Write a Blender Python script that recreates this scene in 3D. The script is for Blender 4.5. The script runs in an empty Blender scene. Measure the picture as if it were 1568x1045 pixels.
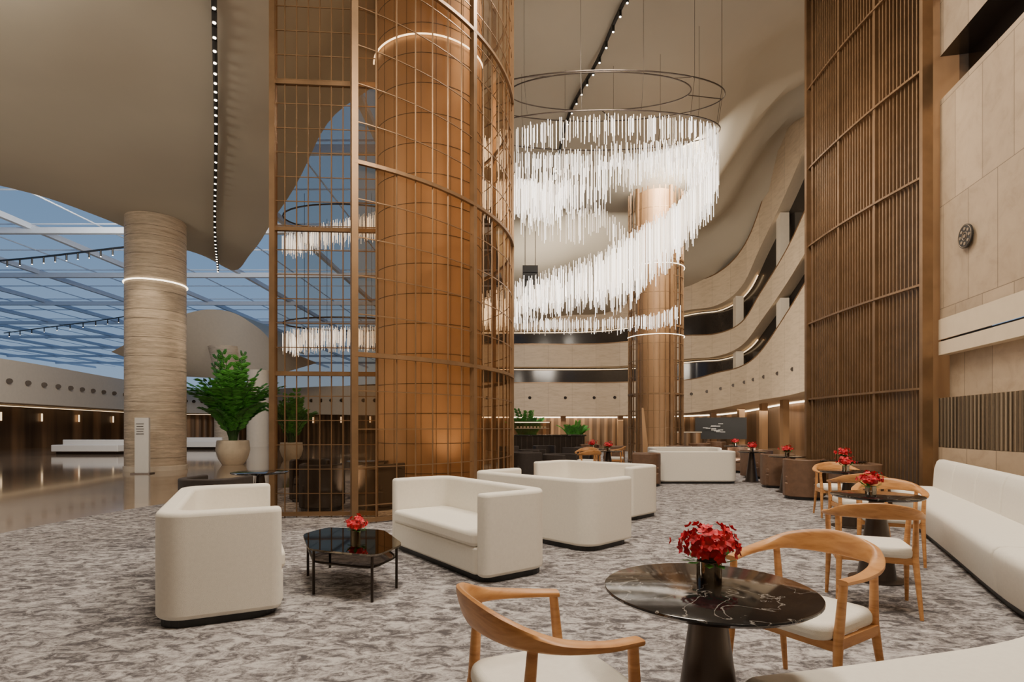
import bpy, math, random
import numpy as np
from math import sin, cos, pi, radians, atan2, sqrt
from mathutils import Vector, Matrix
from mathutils.geometry import delaunay_2d_cdt
random.seed(7)
SC = bpy.context.scene
COL = SC.collection

# ------------------------------------------------------------------ materials
def nt(name):
    m = bpy.data.materials.new(name); m.use_nodes = True
    t = m.node_tree
    return m, t, t.nodes["Principled BSDF"]
def L(t, a, b): t.links.new(a, b)
def rgba(c): return (c[0], c[1], c[2], 1)
def ramp(t, stops):
    r = t.nodes.new("ShaderNodeValToRGB")
    e = r.color_ramp.elements
    while len(e) < len(stops): e.new(0.5)
    for i, (p, c) in enumerate(stops):
        e[i].position = p; e[i].color = rgba(c)
    return r
def coords(t, scale=(1, 1, 1)):
    tc = t.nodes.new("ShaderNodeTexCoord"); mp = t.nodes.new("ShaderNodeMapping")
    mp.inputs["Scale"].default_value = scale
    L(t, tc.outputs["Object"], mp.inputs["Vector"]); return mp.outputs["Vector"]
def noise(t, vec, scale, detail=4, rough=.55, dist=0):
    n = t.nodes.new("ShaderNodeTexNoise")
    n.inputs["Scale"].default_value = scale; n.inputs["Detail"].default_value = detail
    n.inputs["Roughness"].default_value = rough; n.inputs["Distortion"].default_value = dist
    L(t, vec, n.inputs["Vector"]); return n
def mat(name, c, rough=.5, metal=0, var=.1, scale=6, bump=0, stretch=(1, 1, 1), emit=None, es=0, coat=0):
    m, t, p = nt(name)
    v = coords(t, stretch); n = noise(t, v, scale)
    r = ramp(t, [(.3, [x*(1-var) for x in c]), (.7, [min(1, x*(1+var)) for x in c])])
    L(t, n.outputs["Fac"], r.inputs["Fac"]); L(t, r.outputs["Color"], p.inputs["Base Color"])
    p.inputs["Roughness"].default_value = rough; p.inputs["Metallic"].default_value = metal
    p.inputs["Coat Weight"].default_value = coat
    if bump:
        b = t.nodes.new("ShaderNodeBump"); b.inputs["Strength"].default_value = bump; b.inputs["Distance"].default_value = .01
        n2 = noise(t, v, scale*8); L(t, n2.outputs["Fac"], b.inputs["Height"]); L(t, b.outputs["Normal"], p.inputs["Normal"])
    if emit:
        p.inputs["Emission Color"].default_value = rgba(emit); p.inputs["Emission Strength"].default_value = es
    return m
def mat_emit(name, c, s):
    m, t, p = nt(name)
    p.inputs["Base Color"].default_value = rgba(c)
    p.inputs["Emission Color"].default_value = rgba(c); p.inputs["Emission Strength"].default_value = s
    return m
def mat_panels(name, c, axis, bw, bh, rough=.55, var=.12, vs=(.6, .6, 3)):
    """stone cladding with thin joints; axis 'x' / 'y' = horizontal direction of the wall"""
    m, t, p = nt(name)
    tc = t.nodes.new("ShaderNodeTexCoord"); s = t.nodes.new("ShaderNodeSeparateXYZ"); cb = t.nodes.new("ShaderNodeCombineXYZ")
    L(t, tc.outputs["Object"], s.inputs[0])
    L(t, s.outputs["X" if axis == 'x' else "Y"], cb.inputs[0]); L(t, s.outputs["Z"], cb.inputs[1])
    br = t.nodes.new("ShaderNodeTexBrick")
    br.offset = .5; br.inputs["Scale"].default_value = 1
    br.inputs["Brick Width"].default_value = bw; br.inputs["Row Height"].default_value = bh
    br.inputs["Mortar Size"].default_value = .006; br.inputs["Mortar Smooth"].default_value = .2
    br.inputs["Color1"].default_value = rgba([x*1.08 for x in c]); br.inputs["Color2"].default_value = rgba([x*.88 for x in c])
    br.inputs["Mortar"].default_value = rgba([x*.4 for x in c])
    L(t, cb.outputs[0], br.inputs["Vector"])
    v = coords(t, vs); n = noise(t, v, 2.5, 8, .65, .5)
    r = ramp(t, [(.25, (1-var*2.2, 1-var*2.4, 1-var*2.6)), (.5, (.95, .94, .93)), (.75, (1.06, 1.06, 1.06))])
    L(t, n.outputs["Fac"], r.inputs["Fac"])
    mx = t.nodes.new("ShaderNodeMix"); mx.data_type = 'RGBA'; mx.blend_type = 'MULTIPLY'; mx.inputs[0].default_value = 1
    L(t, br.outputs["Color"], mx.inputs[6]); L(t, r.outputs["Color"], mx.inputs[7]); L(t, mx.outputs[2], p.inputs["Base Color"])
    p.inputs["Roughness"].default_value = rough
    return m
def mat_bands(name, c1, c2):
    m, t, p = nt(name)
    v = coords(t, (.16, .16, 2.4)); n = noise(t, v, 1.5, 8, .72, .25)
    v2 = coords(t, (1.5, 1.5, 9)); n2 = noise(t, v2, 2.0, 6, .7, .2)
    r = ramp(t, [(.30, c2), (.42, c1), (.50, [x*.74 for x in c1]), (.55, [x*1.12 for x in c1]), (.68, [x*.80 for x in c1])])
    L(t, n.outputs["Fac"], r.inputs["Fac"])
    r2 = ramp(t, [(.3, (.76, .75, .74)), (.7, (1.1, 1.1, 1.1))]); L(t, n2.outputs["Fac"], r2.inputs["Fac"])
    mx = t.nodes.new("ShaderNodeMix"); mx.data_type = 'RGBA'; mx.blend_type = 'MULTIPLY'; mx.inputs[0].default_value = 1
    L(t, r.outputs["Color"], mx.inputs[6]); L(t, r2.outputs["Color"], mx.inputs[7]); L(t, mx.outputs[2], p.inputs["Base Color"])
    p.inputs["Roughness"].default_value = .6
    return m
def mat_carpet():
    m, t, p = nt("carpet_weave")
    v = coords(t, (1, 1, 1)); v2 = coords(t, (1.0, 1.7, 1))
    n1 = noise(t, v2, 7.5, 6, .72, .9); n2 = noise(t, v, 60, 3, .6); n3 = noise(t, v, .9, 3, .5)
    r = ramp(t, [(.38, (.088, .082, .086)), (.46, (.175, .163, .167)), (.53, (.315, .298, .298)), (.62, (.475, .455, .45))])
    a = t.nodes.new("ShaderNodeMath"); a.operation = 'MULTIPLY_ADD'; a.inputs[1].default_value = .22
    L(t, n2.outputs["Fac"], a.inputs[0]); L(t, n1.outputs["Fac"], a.inputs[2])
    a2 = t.nodes.new("ShaderNodeMath"); a2.operation = 'MULTIPLY_ADD'; a2.inputs[1].default_value = .18
    L(t, n3.outputs["Fac"], a2.inputs[0]); L(t, a.outputs[0], a2.inputs[2])
    s = t.nodes.new("ShaderNodeMath"); s.operation = 'SUBTRACT'; s.inputs[1].default_value = .195
    L(t, a2.outputs[0], s.inputs[0]); L(t, s.outputs[0], r.inputs["Fac"])
    L(t, r.outputs["Color"], p.inputs["Base Color"]); p.inputs["Roughness"].default_value = .95
    p.inputs["Specular IOR Level"].default_value = .1
    b = t.nodes.new("ShaderNodeBump"); b.inputs["Strength"].default_value = .5; b.inputs["Distance"].default_value = .01
    L(t, n2.outputs["Fac"], b.inputs["Height"]); L(t, b.outputs["Normal"], p.inputs["Normal"])
    return m
def mat_marble_floor():
    m, t, p = nt("polished_stone")
    v = coords(t)
    br = t.nodes.new("ShaderNodeTexBrick"); br.offset = 0
    br.inputs["Scale"].default_value = 1; br.inputs["Brick Width"].default_value = 1.2; br.inputs["Row Height"].default_value = 1.2
    br.inputs["Mortar Size"].default_value = .006
    br.inputs["Color1"].default_value = rgba((.33, .245, .17)); br.inputs["Color2"].default_value = rgba((.25, .18, .125)); br.inputs["Mortar"].default_value = rgba((.12, .09, .065))
    L(t, v, br.inputs["Vector"])
    n = noise(t, v, .8, 8, .6, 1); r = ramp(t, [(.3, (.7, .7, .7)), (.7, (1.2, 1.2, 1.2))]); L(t, n.outputs["Fac"], r.inputs["Fac"])
    mx = t.nodes.new("ShaderNodeMix"); mx.data_type = 'RGBA'; mx.blend_type = 'MULTIPLY'; mx.inputs[0].default_value = 1
    L(t, br.outputs["Color"], mx.inputs[6]); L(t, r.outputs["Color"], mx.inputs[7]); L(t, mx.outputs[2], p.inputs["Base Color"])
    p.inputs["Roughness"].default_value = .09; p.inputs["Coat Weight"].default_value = .4; p.inputs["Coat Roughness"].default_value = .05
    return m
def mat_black_marble():
    m, t, p = nt("black_marble")
    v = coords(t, (1, 1, 1)); n = noise(t, v, 2.6, 5, .5, 2.2)
    k = (.009, .008, .008)
    r = ramp(t, [(.490, k), (.4985, (.26, .24, .22)), (.504, k), (1, (.016, .013, .012))])
    L(t, n.outputs["Fac"], r.inputs["Fac"]); L(t, r.outputs["Color"], p.inputs["Base Color"])
    p.inputs["Roughness"].default_value = .1; return m
def mat_wood():
    m, t, p = nt("oak_wood")
    v = coords(t, (3, 3, 14)); n = noise(t, v, 2.2, 6, .6, .8)
    r = ramp(t, [(.3, (.37, .155, .045)), (.5, (.52, .245, .08)), (.7, (.60, .30, .11))])
    L(t, n.outputs["Fac"], r.inputs["Fac"]); L(t, r.outputs["Color"], p.inputs["Base Color"])
    p.inputs["Roughness"].default_value = .38; return m
def mat_film(name, tint, gloss, rough=.05):
    m, t, p = nt(name)
    t.nodes.remove(p); o = t.nodes["Material Output"]
    tr = t.nodes.new("ShaderNodeBsdfTransparent"); tr.inputs[0].default_value = rgba(tint)
    g = t.nodes.new("ShaderNodeBsdfGlossy"); g.inputs["Roughness"].default_value = rough; g.inputs["Color"].default_value = (1, .9, .75, 1)
    mx = t.nodes.new("ShaderNodeMixShader"); mx.inputs[0].default_value = gloss
    L(t, tr.outputs[0], mx.inputs[1]); L(t, g.outputs[0], mx.inputs[2]); L(t, mx.outputs[0], o.inputs["Surface"])
    return m
def mat_mesh(name, tint, c, fac):
    m, t, p = nt(name)
    o = t.nodes["Material Output"]; p.inputs["Base Color"].default_value = rgba(c); p.inputs["Roughness"].default_value = .6
    tr = t.nodes.new("ShaderNodeBsdfTransparent"); tr.inputs[0].default_value = rgba(tint)
    mx = t.nodes.new("ShaderNodeMixShader"); mx.inputs[0].default_value = fac
    L(t, tr.outputs[0], mx.inputs[1]); L(t, p.outputs[0], mx.inputs[2]); L(t, mx.outputs[0], o.inputs["Surface"])
    return m
def mat_slats(name, c, axis, period, lo=.45):
    m, t, p = nt(name)
    tc = t.nodes.new("ShaderNodeTexCoord"); s = t.nodes.new("ShaderNodeSeparateXYZ"); L(t, tc.outputs["Object"], s.inputs[0])
    mu = t.nodes.new("ShaderNodeMath"); mu.operation = 'MULTIPLY'; mu.inputs[1].default_value = 2*pi/period
    L(t, s.outputs["X" if axis == 'x' else "Y"], mu.inputs[0])
    si = t.nodes.new("ShaderNodeMath"); si.operation = 'SINE'; L(t, mu.outputs[0], si.inputs[0])
    r = ramp(t, [(0, [x*lo for x in c]), (.6, c)]); L(t, si.outputs[0], r.inputs["Fac"])
    n = noise(t, coords(t, (1, 1, .12)), .8, 3, .6); r2 = ramp(t, [(.35, (.5, .5, .5)), (.65, (1.15, 1.15, 1.15))]); L(t, n.outputs["Fac"], r2.inputs["Fac"])
    mx = t.nodes.new("ShaderNodeMix"); mx.data_type = 'RGBA'; mx.blend_type = 'MULTIPLY'; mx.inputs[0].default_value = 1
    L(t, r.outputs["Color"], mx.inputs[6]); L(t, r2.outputs["Color"], mx.inputs[7]); L(t, mx.outputs[2], p.inputs["Base Color"])
    b = t.nodes.new("ShaderNodeBump"); b.inputs["Strength"].default_value = .6; b.inputs["Distance"].default_value = .03
    L(t, si.outputs[0], b.inputs["Height"]); L(t, b.outputs["Normal"], p.inputs["Normal"])
    p.inputs["Roughness"].default_value = .4; p.inputs["Metallic"].default_value = .3; return m

M_CEIL = mat("plaster_taupe", (.44, .40, .325), .85, var=.03, scale=.5)
M_FABRIC = mat("cream_fabric", (.80, .76, .675), .9, var=.03, scale=40, bump=.25)
M_BRONZE = mat("bronze_metal", (.24, .145, .075), .38, .55, var=.15, scale=3)
M_CORE = mat("bronze_cladding", (.37, .215, .105), .5, .15, var=.15, scale=1.2, stretch=(1, 1, .4))
M_DARK = mat("dark_metal", (.035, .026, .02), .35, .6, var=.1)
M_BLACK = mat("black_lacquer", (.012, .012, .012), .4, var=.1)
M_PED = mat("bronze_pedestal", (.075, .058, .048), .35, .7, var=.1)
M_WOOD = mat_wood()
M_LEATHER = mat("brown_leather", (.13, .072, .042), .5, var=.15, scale=12, bump=.2)
M_DFAB = mat("dark_brown_fabric", (.03, .022, .018), .8, var=.15, scale=20, bump=.2)
M_TRAVX = mat_panels("travertine_x", (.50, .42, .32), 'x', 1.8, .9)
M_TRAVY = mat_panels("travertine_y", (.47, .36, .25), 'y', .62, 1.55, vs=(1.2, 1.2, 1.2))
M_FASC = mat_panels("stone_fascia", (.62, .50, .36), 'y', 1.4, 40)
M_FASCX = mat_panels("stone_fascia_far", (.56, .45, .33), 'x', 1.6, 40)
M_SOFFIT = mat("soffit_plaster", (.68, .56, .41), .8, var=.03)
M_BAND = mat_bands("banded_stone", (.58, .48, .36), (.32, .24, .165))
M_CARPET = mat_carpet(); M_MARBLE = mat_marble_floor(); M_BMARB = mat_black_marble()
M_SLATX = mat_slats("wood_slats_x", (.30, .175, .09), 'x', .55)
M_SLATY = mat_slats("wood_slats_y", (.30, .225, .15), 'y', .09)
M_FILM = mat_mesh("bronze_mesh_film", (.80, .66, .50), (.26, .15, .07), .12)
M_GLASS = mat_film("tinted_glass", (.70, .62, .53), .035, .02)
M_BGLASS = mat_film("smoked_glass", (.13, .115, .11), .25, .03)
M_DGL = mat("dark_glazing", (.022, .018, .016), .15, var=.1)
M_ROD = mat_emit("crystal_rod", (1, .95, .88), 1.8)
M_ROD2 = mat_emit("crystal_rod_dim", (1, .93, .84), .38)
M_LED = mat_emit("led_strip", (1, .84, .62), 5)
M_LED2 = mat_emit("led_lamp", (1, .88, .7), 12)
M_WARM = mat_emit("warm_cove", (1, .72, .42), 1.8)
M_RED = mat("red_petal", (.56, .007, .022), .55, var=.5, scale=30)
M_GREEN = mat("leaf_green", (.045, .21, .022), .5, var=.45, scale=6)
M_LEAFD = mat("stem_green", (.03, .08, .02), .5, var=.3)
M_POT = mat("planter_ceramic", (.48, .41, .31), .6, var=.08)
M_BLUELIT = mat("white_steel_bluelit", (.50, .58, .70), .5, var=.03)  # white beams with bluish sky light mixed into the base colour
M_SIGN = mat("sign_white", (.65, .64, .62), .4, var=.02)
M_STRUCT = mat("cream_plaster", (.62, .545, .44), .7, var=.03)
M_MED = mat("medallion_bronze", (.30, .23, .16), .5, .3, var=.1)

# ------------------------------------------------------------------ mesh builder
class MB:
    def __init__(s): s.v = []; s.f = []; s.mi = []; s.mats = []
    def m(s, mt):
        if mt not in s.mats: s.mats.append(mt)
        return s.mats.index(mt)
    def add(s, vs, fs, mt):
        o = len(s.v); s.v += [tuple(v) for v in vs]; k = s.m(mt)
        for f in fs: s.f.append([i+o for i in f]); s.mi.append(k)
    def box(s, c, d, mt, rz=0):
        x, y, z = d[0]/2, d[1]/2, d[2]/2; ca, sa = cos(rz), sin(rz)
        vs = []
        for dz in (-z, z):
            for dx, dy in ((-x, -y), (x, -y), (x, y), (-x, y)):
                vs.append((c[0]+dx*ca-dy*sa, c[1]+dx*sa+dy*ca, c[2]+dz))
        s.add(vs, [(0, 3, 2, 1), (4, 5, 6, 7), (0, 1, 5, 4), (1, 2, 6, 5), (2, 3, 7, 6), (3, 0, 4, 7)], mt)
    def cyl(s, p0, p1, r0, r1, mt, n=12, cap=True):
        p0 = Vector(p0); p1 = Vector(p1); a = (p1-p0).normalized()
        u = a.cross(Vector((0, 0, 1)) if abs(a.z) < .95 else Vector((1, 0, 0))).normalized(); w = a.cross(u)
        vs = []
        for p, r in ((p0, r0), (p1, r1)):
            for i in range(n):
                t = 2*pi*(i+.5)/n; vs.append(p+u*r*cos(t)+w*r*sin(t))
        fs = [(i, (i+1) % n, n+(i+1) % n, n+i) for i in range(n)]
        if cap: fs += [tuple(range(n-1, -1, -1)), tuple(range(n, 2*n))]
        s.add(vs, fs, mt)
    def lathe(s, c, prof, mt, n=40):
        vs = []; k = len(prof)
        for i in range(n):
            t = 2*pi*i/n
            for r, z in prof: vs.append((c[0]+r*cos(t), c[1]+r*sin(t), c[2]+z))
        fs = []
        for i in range(n):
            j = (i+1) % n
            for q in range(k-1): fs.append((i*k+q, j*k+q, j*k+q+1, i*k+q+1))
        if prof[0][0] > 1e-4: fs.append(tuple(i*k for i in range(n-1, -1, -1)))
        if prof[-1][0] > 1e-4: fs.append(tuple(i*k+k-1 for i in range(n)))
        s.add(vs, fs, mt)
    def tube(s, pts, r, mt, n=6, closed=False):
        pts = [Vector(p) for p in pts]; N = len(pts); vs = []
        for i, p in enumerate(pts):
            a = (pts[(i+1) % N]-pts[i-1]) if closed else (pts[min(i+1, N-1)]-pts[max(i-1, 0)])
            a.normalize(); u = a.cross(Vector((0, 0, 1)))
            if u.length < 1e-3: u = a.cross(Vector((1, 0, 0)))
            u.normalize(); w = a.cross(u)
            for k in range(n):
                t = 2*pi*(k+.5)/n; vs.append(p+u*r*cos(t)+w*r*sin(t))
        fs = []
        for i in range(N if closed else N-1):
            j = (i+1) % N
            for k in range(n): fs.append((i*n+k, i*n+(k+1) % n, j*n+(k+1) % n, j*n+k))
        s.add(vs, fs, mt)
    def strip(s, A, B, mt):
        n = len(A); s.add(list(A)+list(B), [(i, i+1, n+i+1, n+i) for i in range(n-1)], mt)
    def build(s, name, parent=None, smooth=False, loc=None, rz=0, bevel=0, seg=3):
        me = bpy.data.meshes.new(name); me.from_pydata(s.v, [], s.f)
        for mt in s.mats: me.materials.append(mt)
        me.polygons.foreach_set("material_index", s.mi)
        if smooth:
            me.polygons.foreach_set("use_smooth", [True]*len(me.polygons))
            try: me.set_sharp_from_angle(angle=radians(42))
            except Exception: pass
        me.update(); o = bpy.data.objects.new(name, me); COL.objects.link(o)
        if loc: o.location = loc
        o.rotation_euler[2] = rz
        if parent: o.parent = parent
        if bevel:
            b = o.modifiers.new("bevel", 'BEVEL'); b.width = bevel; b.segments = seg; b.limit_method = 'ANGLE'; b.angle_limit = radians(50)
        return o
def empty(name, loc, rz=0):
    e = bpy.data.objects.new(name, None); COL.objects.link(e); e.location = loc; e.rotation_euler[2] = rz
    e.empty_display_size = .1; return e
def face_ang(f): return atan2(f[1], f[0])-pi/2
def catmull(P, n=8):
    P = [np.array(p, float) for p in P]; Q = [2*P[0]-P[1]]+P+[2*P[-1]-P[-2]]; out = []
    for i in range(1, len(Q)-2):
        a, b, c, d = Q[i-1:i+3]
        for k in range(n):
            t = k/n
            out.append(.5*((2*b)+(-a+c)*t+(2*a-5*b+4*c-d)*t*t+(-a+3*b-3*c+d)*t**3))
    out.append(P[-1]); return [tuple(o) for o in out]

# ------------------------------------------------------------------ ceiling height field
CP = np.array([(-26, -5, 7.6), (-15, -5, 7.6), (-8, -5, 7.6), (-26, 8, 7.6), (-15, 8, 7.6), (-8, 8, 7.6), (-13, 14, 7.6), (-11, 18, 7.6), (-11.3, 22, 7.7),
 (-7, 14, 7.7), (-5, 3, 7.7), (-4.5, 10, 7.8), (-4, 7, 7.7), (-2.2, 7.2, 8.9), (-1.5, 9.5, 9.8), (0, 2, 10.2), (0, 8, 10.6), (0, 13, 11), (0, -5, 9.5), (3, 5, 11.6), (3, 13, 12), (3, 17, 11.6), (2, 21, 10.3), (5.3, 21.5, 9.8),
 (7, 0, 12), (7, 8, 12.4), (8, 14, 13), (10, 18, 13.8), (13, 22, 15), (14, 27, 16), (13.3, 30, 13.4), (12.8, 32, 11.6), (11.8, 34, 10.6), (10, 36, 10.3), (5, 36, 8.8), (0, 36, 8.2), (0, 28, 8.8), (5, 28, 9.4), (9, 28, 11.6),
 (22, -5, 12), (24, 10, 14), (24, 30, 15), (20, 44, 11), (0, 44, 8)], float)
def zc(x, y):
    d = (CP[:, 0]-x)**2+(CP[:, 1]-y)**2
    w = 1/(d+1.2)**2.0
    return float((w*CP[:, 2]).sum()/w.sum())
bd = [(-26, -5), (24, -5), (24, 44), (.5, 44), (0, 36), (-.5, 28)] 
sm = catmull([(-.5, 28), (-1, 20), (-2.2, 14.8), (-3.3, 12.9), (-4.6, 13.2), (-7.2, 17), (-9.6, 20.4), (-11.3, 22.6), (-11.5, 20.6), (-12.0, 18.6), (-12.4, 16.5), (-13.2, 14.6), (-16, 12.6), (-20, 10.8), (-26, 9.2)], 6)
bd = bd[:-1]+sm
def inside(x, y, P):
    c = False; n = len(P)
    for i in range(n):
        x1, y1 = P[i][:2]; x2, y2 = P[i-1][:2]
        if (y1 > y) != (y2 > y) and x < (x2-x1)*(y-y1)/(y2-y1)+x1: c = not c
    return c
pts = [Vector(p[:2]) for p in bd]; nb = len(pts)
for i in range(-25, 24):
    for j in range(-4, 44):
        x, y = i+.01, j+.013
        if inside(x, y, bd): pts.append(Vector((x, y)))
r = delaunay_2d_cdt(pts, [(i, (i+1) % nb) for i in range(nb)], [], 1, 1e-4)
mb = MB(); mb.add([(v.x, v.y, zc(v.x, v.y)) for v in r[0]], [tuple(f) for f in r[2]], M_CEIL)
mb.strip([(x, y, zc(x, y)) for x, y in [(p[0], p[1]) for p in sm]], [(p[0], p[1], zc(p[0], p[1])+.3) for p in sm], M_CEIL)
mb.build("ceiling", smooth=True)

# ------------------------------------------------------------------ floor
WR = catmull([(6.5, 8.46), (6.1, 6.6), (5.6, 4.6), (5.1, 2.5), (4.8, 0), (4.7, -5)], 6)
mb = MB(); mb.box((-15, 30, -.1), (100, 90, .2), M_MARBLE); mb.build("floor")
cp = catmull([(-6.1, -4.9), (-6.2, 2), (-6.25, 6.5), (-6.0, 9), (-5.2, 11.2), (-4, 13.5), (-2, 17), (0, 22), (2, 30)], 6)+[(11.5, 30), (8.5, 20), (6.0, 12.6), (6.0, 8.46)]+[(p[0]-.15, max(p[1], -4.9)) for p in WR]
mb = MB(); n = len(cp)
mb.add([(p[0], p[1], .008) for p in cp]+[(p[0], p[1], 0) for p in cp], [tuple(range(n-1, -1, -1))]+[(i, (i+1) % n, n+(i+1) % n, n+i) for i in range(n)], M_CARPET)
mb.build("carpet")

# ------------------------------------------------------------------ enclosing walls
mb = MB(); mb.box((-10, -5.1, 6), (34, .2, 13), M_TRAVX); mb.build("wall_back")
mb = MB(); mb.box((-26.1, 2, 4), (.2, 14, 8), M_TRAVY); mb.build("wall_left")
def off(path, d):
    out = []
    for i, p in enumerate(path):
        a = np.array(path[min(i+1, len(path)-1)][:2])-np.array(path[max(i-1, 0)][:2]); a /= np.linalg.norm(a)
        out.append((p[0]-a[1]*d, p[1]+a[0]*d))
    return out
def band(m, path, z0, z1, mt, d=0):
    q = off(path, d); m.strip([(x, y, z0) for x, y in q], [(x, y, z1) for x, y in q], mt)
def shelf(m, path, z, d0, d1, mt):
    a = off(path, d0); b = off(path, d1); m.strip([(x, y, z) for x, y in a], [(x, y, z) for x, y in b], mt)
w = MB()
band(w, WR, 0, 1.0, M_TRAVY, 0); band(w, WR, 1.0, 1.75, M_DARK, .06); shelf(w, WR, 1.75, .06, .15, M_SLATY); shelf(w, WR, 1.0, .06, 0, M_SLATY)
band(w, WR, 1.75, 2.40, M_TRAVY, .15)
shelf(w, WR, 2.40, 0, .15, M_SOFFIT); band(w, WR, 2.40, 2.60, M_SOFFIT, 0); band(w, WR, 2.60, 2.63, M_DARK, .03); band(w, WR, 2.63, 2.94, M_SOFFIT, 0); shelf(w, WR, 2.94, 0, .03, M_DARK)
band(w, WR, 2.94, 6.28, M_TRAVY, .02); shelf(w, WR, 6.28, .02, .5, M_TRAVY); band(w, WR, 6.28, 6.95, M_DGL, .4); shelf(w, WR, 6.95, .02, .5, M_DGL)
band(w, WR, 6.95, 13, M_TRAVY, .02)
w.build("wall_right", smooth=True)
mb = MB(); q = off(WR, .02)
seglen = [math.hypot(q[i+1][0]-q[i][0], q[i+1][1]-q[i][1]) for i in range(len(q)-1)]
s_ = 0.03; tot = sum(seglen[:20])
while s_ < tot:
    k = 0; r_ = s_
    while r_ > seglen[k]: r_ -= seglen[k]; k += 1
    f = r_/seglen[k]; mb.box((q[k][0]*(1-f)+q[k+1][0]*f, q[k][1]*(1-f)+q[k+1][1]*f, 1.375), (.04, .05, .74), M_SLATY, -.2); s_ += .08
mb.build("trim_1")
# medallion
mb = MB(); c = Vector((6.325, 7.74, 3.97)); nrm = Vector((-.98, .2, 0)); td = Vector((.2, .98, 0)); up = Vector((0, 0, 1))
mb.cyl(c-nrm*.01, c+nrm*.012, .165, .165, M_BLACK, 32)
mb.tube([c+nrm*.014+td*.15*cos(t)+up*.15*sin(t) for t in np.linspace(0, 2*pi, 33)[:-1]], .004, M_MED, 5, True)
mb.tube([c+nrm*.014+td*.055*cos(t)+up*.055*sin(t) for t in np.linspace(0, 2*pi, 25)[:-1]], .005, M_MED, 5, True)
for k in range(8):
    a = 2*pi*k/8
    p = c+nrm*.012+td*.103*cos(a)+up*.103*sin(a); mb.cyl(p, p+nrm*.006, .022, .022, M_MED, 10)
mb.cyl(c+nrm*.012, c+nrm*.02, .024, .024, M_MED, 12)
mb.build("wall_medallion")

# right bronze slat screen
mb = MB(); X0 = 6.36; Y0, Y1 = 8.52, 11.8
y = Y0; ZT = 10.8; k = 0
while y <= Y1+.01:
    big = (k % 13 == 0)
    xx = X0+.35*((y-Y0)/(Y1-Y0)-.5)**2-.08
    mb.box((xx, y, ZT/2), (.12 if big else .05, .05 if big else .024, ZT), M_BRONZE); y += .08; k += 1
for z in (.12, 1.9, 3.5, 5.15, 6.8, 8.5, 10.4):
    P = [(X0-.08-.06+.35*((q/20)-.5)**2, Y0+(Y1-Y0)*q/20, z) for q in range(21)]; mb.tube(P, .024, M_BRONZE, 4)
for z in np.arange(.4, ZT, .42):
    P = [(X0-.02+.35*((q/8)-.5)**2, Y0+(Y1-Y0)*q/8, z) for q in range(9)]; mb.tube(P, .010, M_BRONZE, 4)
mb.box((X0-.02, Y0-.02, ZT/2), (.16, .07, ZT), M_BRONZE); mb.box((X0, Y1+.04, ZT/2), (.2, .08, ZT), M_BRONZE)
for x in np.arange(X0+.2, X0+3, .11): mb.box((x, Y1+.04, ZT/2), (.022, .045, ZT), M_BRONZE)
mb.build("bronze_slat_screen")
mb = MB(); mb.box((7.1, 10.1, 5.5), (.5, 3.2, 11), M_CORE); mb.build("wall_screen_backing")

# ------------------------------------------------------------------ central column with grid screen
CB = (-4.14, 11.0); RB = 4.14
def pb(a, r=RB): return (CB[0]+r*cos(radians(a)), CB[1]+r*sin(radians(a)))
root = empty("column_bronze_screened", (0, 0, 0))
mb = MB()
cx, cy, cr = -1.55, 10.45, .98
ZC = 9.9
mb.lathe((cx, cy, 0), [(cr, 0), (cr, ZC)], M_CORE, 72)
for z in np.arange(.51, ZC, .514):
    mb.tube([(cx+(cr+.004)*cos(t), cy+(cr+.004)*sin(t), z) for t in np.linspace(0, 2*pi, 49)[:-1]], .005, M_DARK, 4, True)
for k in range(24):
    t = 2*pi*k/24; mb.cyl((cx+(cr+.002)*cos(t), cy+(cr+.002)*sin(t), 0), (cx+(cr+.002)*cos(t), cy+(cr+.002)*sin(t), ZC), .004, .004, M_DARK, 4, False)
mb.build("core", root, smooth=True)
mb = MB()
mb.tube([(cx+(cr+.04)*cos(t), cy+(cr+.04)*sin(t), 8.0) for t in np.linspace(-pi*.93, -.1, 40)], .014, M_LED, 6)
mb.build("led_ring", root)
g = MB()
A0, A1 = -60.5, 55
nb_ = 28
for k in range(nb_+1):
    a = A0+(A1-A0)*k/nb_; p = pb(a); h = min(zc(*p), 11)+.05
    big = k in (0, 7, 14, 21, 28)
    if big: g.box((p[0], p[1], h/2), (.085, .085, h), M_BRONZE, radians(a))
    else: g.cyl((p[0], p[1], 0), (p[0], p[1], h), .013, .013, M_BRONZE, 4, False)
for z in [0.06]+list(np.arange(.25, 10.3, .514)):
    g.tube([(*pb(a), z) for a in np.linspace(A0, A1, 40)], .009, M_BRONZE, 4)
for z in (.05, 2.27, 4.84, 7.6, 10.0):
    g.tube([(*pb(a, RB+.02), z) for a in np.linspace(A0, A1, 60)], .036, M_BRONZE, 4)
g.build("grid_screen", root)
g = MB(); aa = np.linspace(A0, A1, 50)
g.strip([(*pb(a, RB-.03), .05) for a in aa], [(*pb(a, RB-.03), 9.2) for a in aa], M_FILM)
g.build("mesh_film", root)
g = MB(); PA = np.array((-3.42, 7.95)); PE = np.array((-1.95, 8.05))
h = 7.75; ln = 9
for k in range(ln+1):
    p = PA+(PE-PA)*k/ln
    g.cyl((p[0], p[1], 0), (p[0], p[1], h), .010, .010, M_BRONZE, 4, False)
for z in np.arange(.35, 7.6, .35): g.cyl((*PA, z), (*PE, z), .008, .008, M_BRONZE, 4, False)
for z in (.06, 2.07, 4.15, 6.25): g.cyl((*PA, z), (*PE, z), .04, .04, M_BRONZE, 4)
g.box((PA[0], PA[1], h/2), (.08, .10, h), M_BRONZE)
g.build("flat_grid_panel", root)
g = MB(); g.add([(*PA, .05), (*PE, .05), (*PE, h), (*PA, h)], [(0, 1, 2, 3)], M_GLASS); g.build("glass_pane", root)

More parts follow.
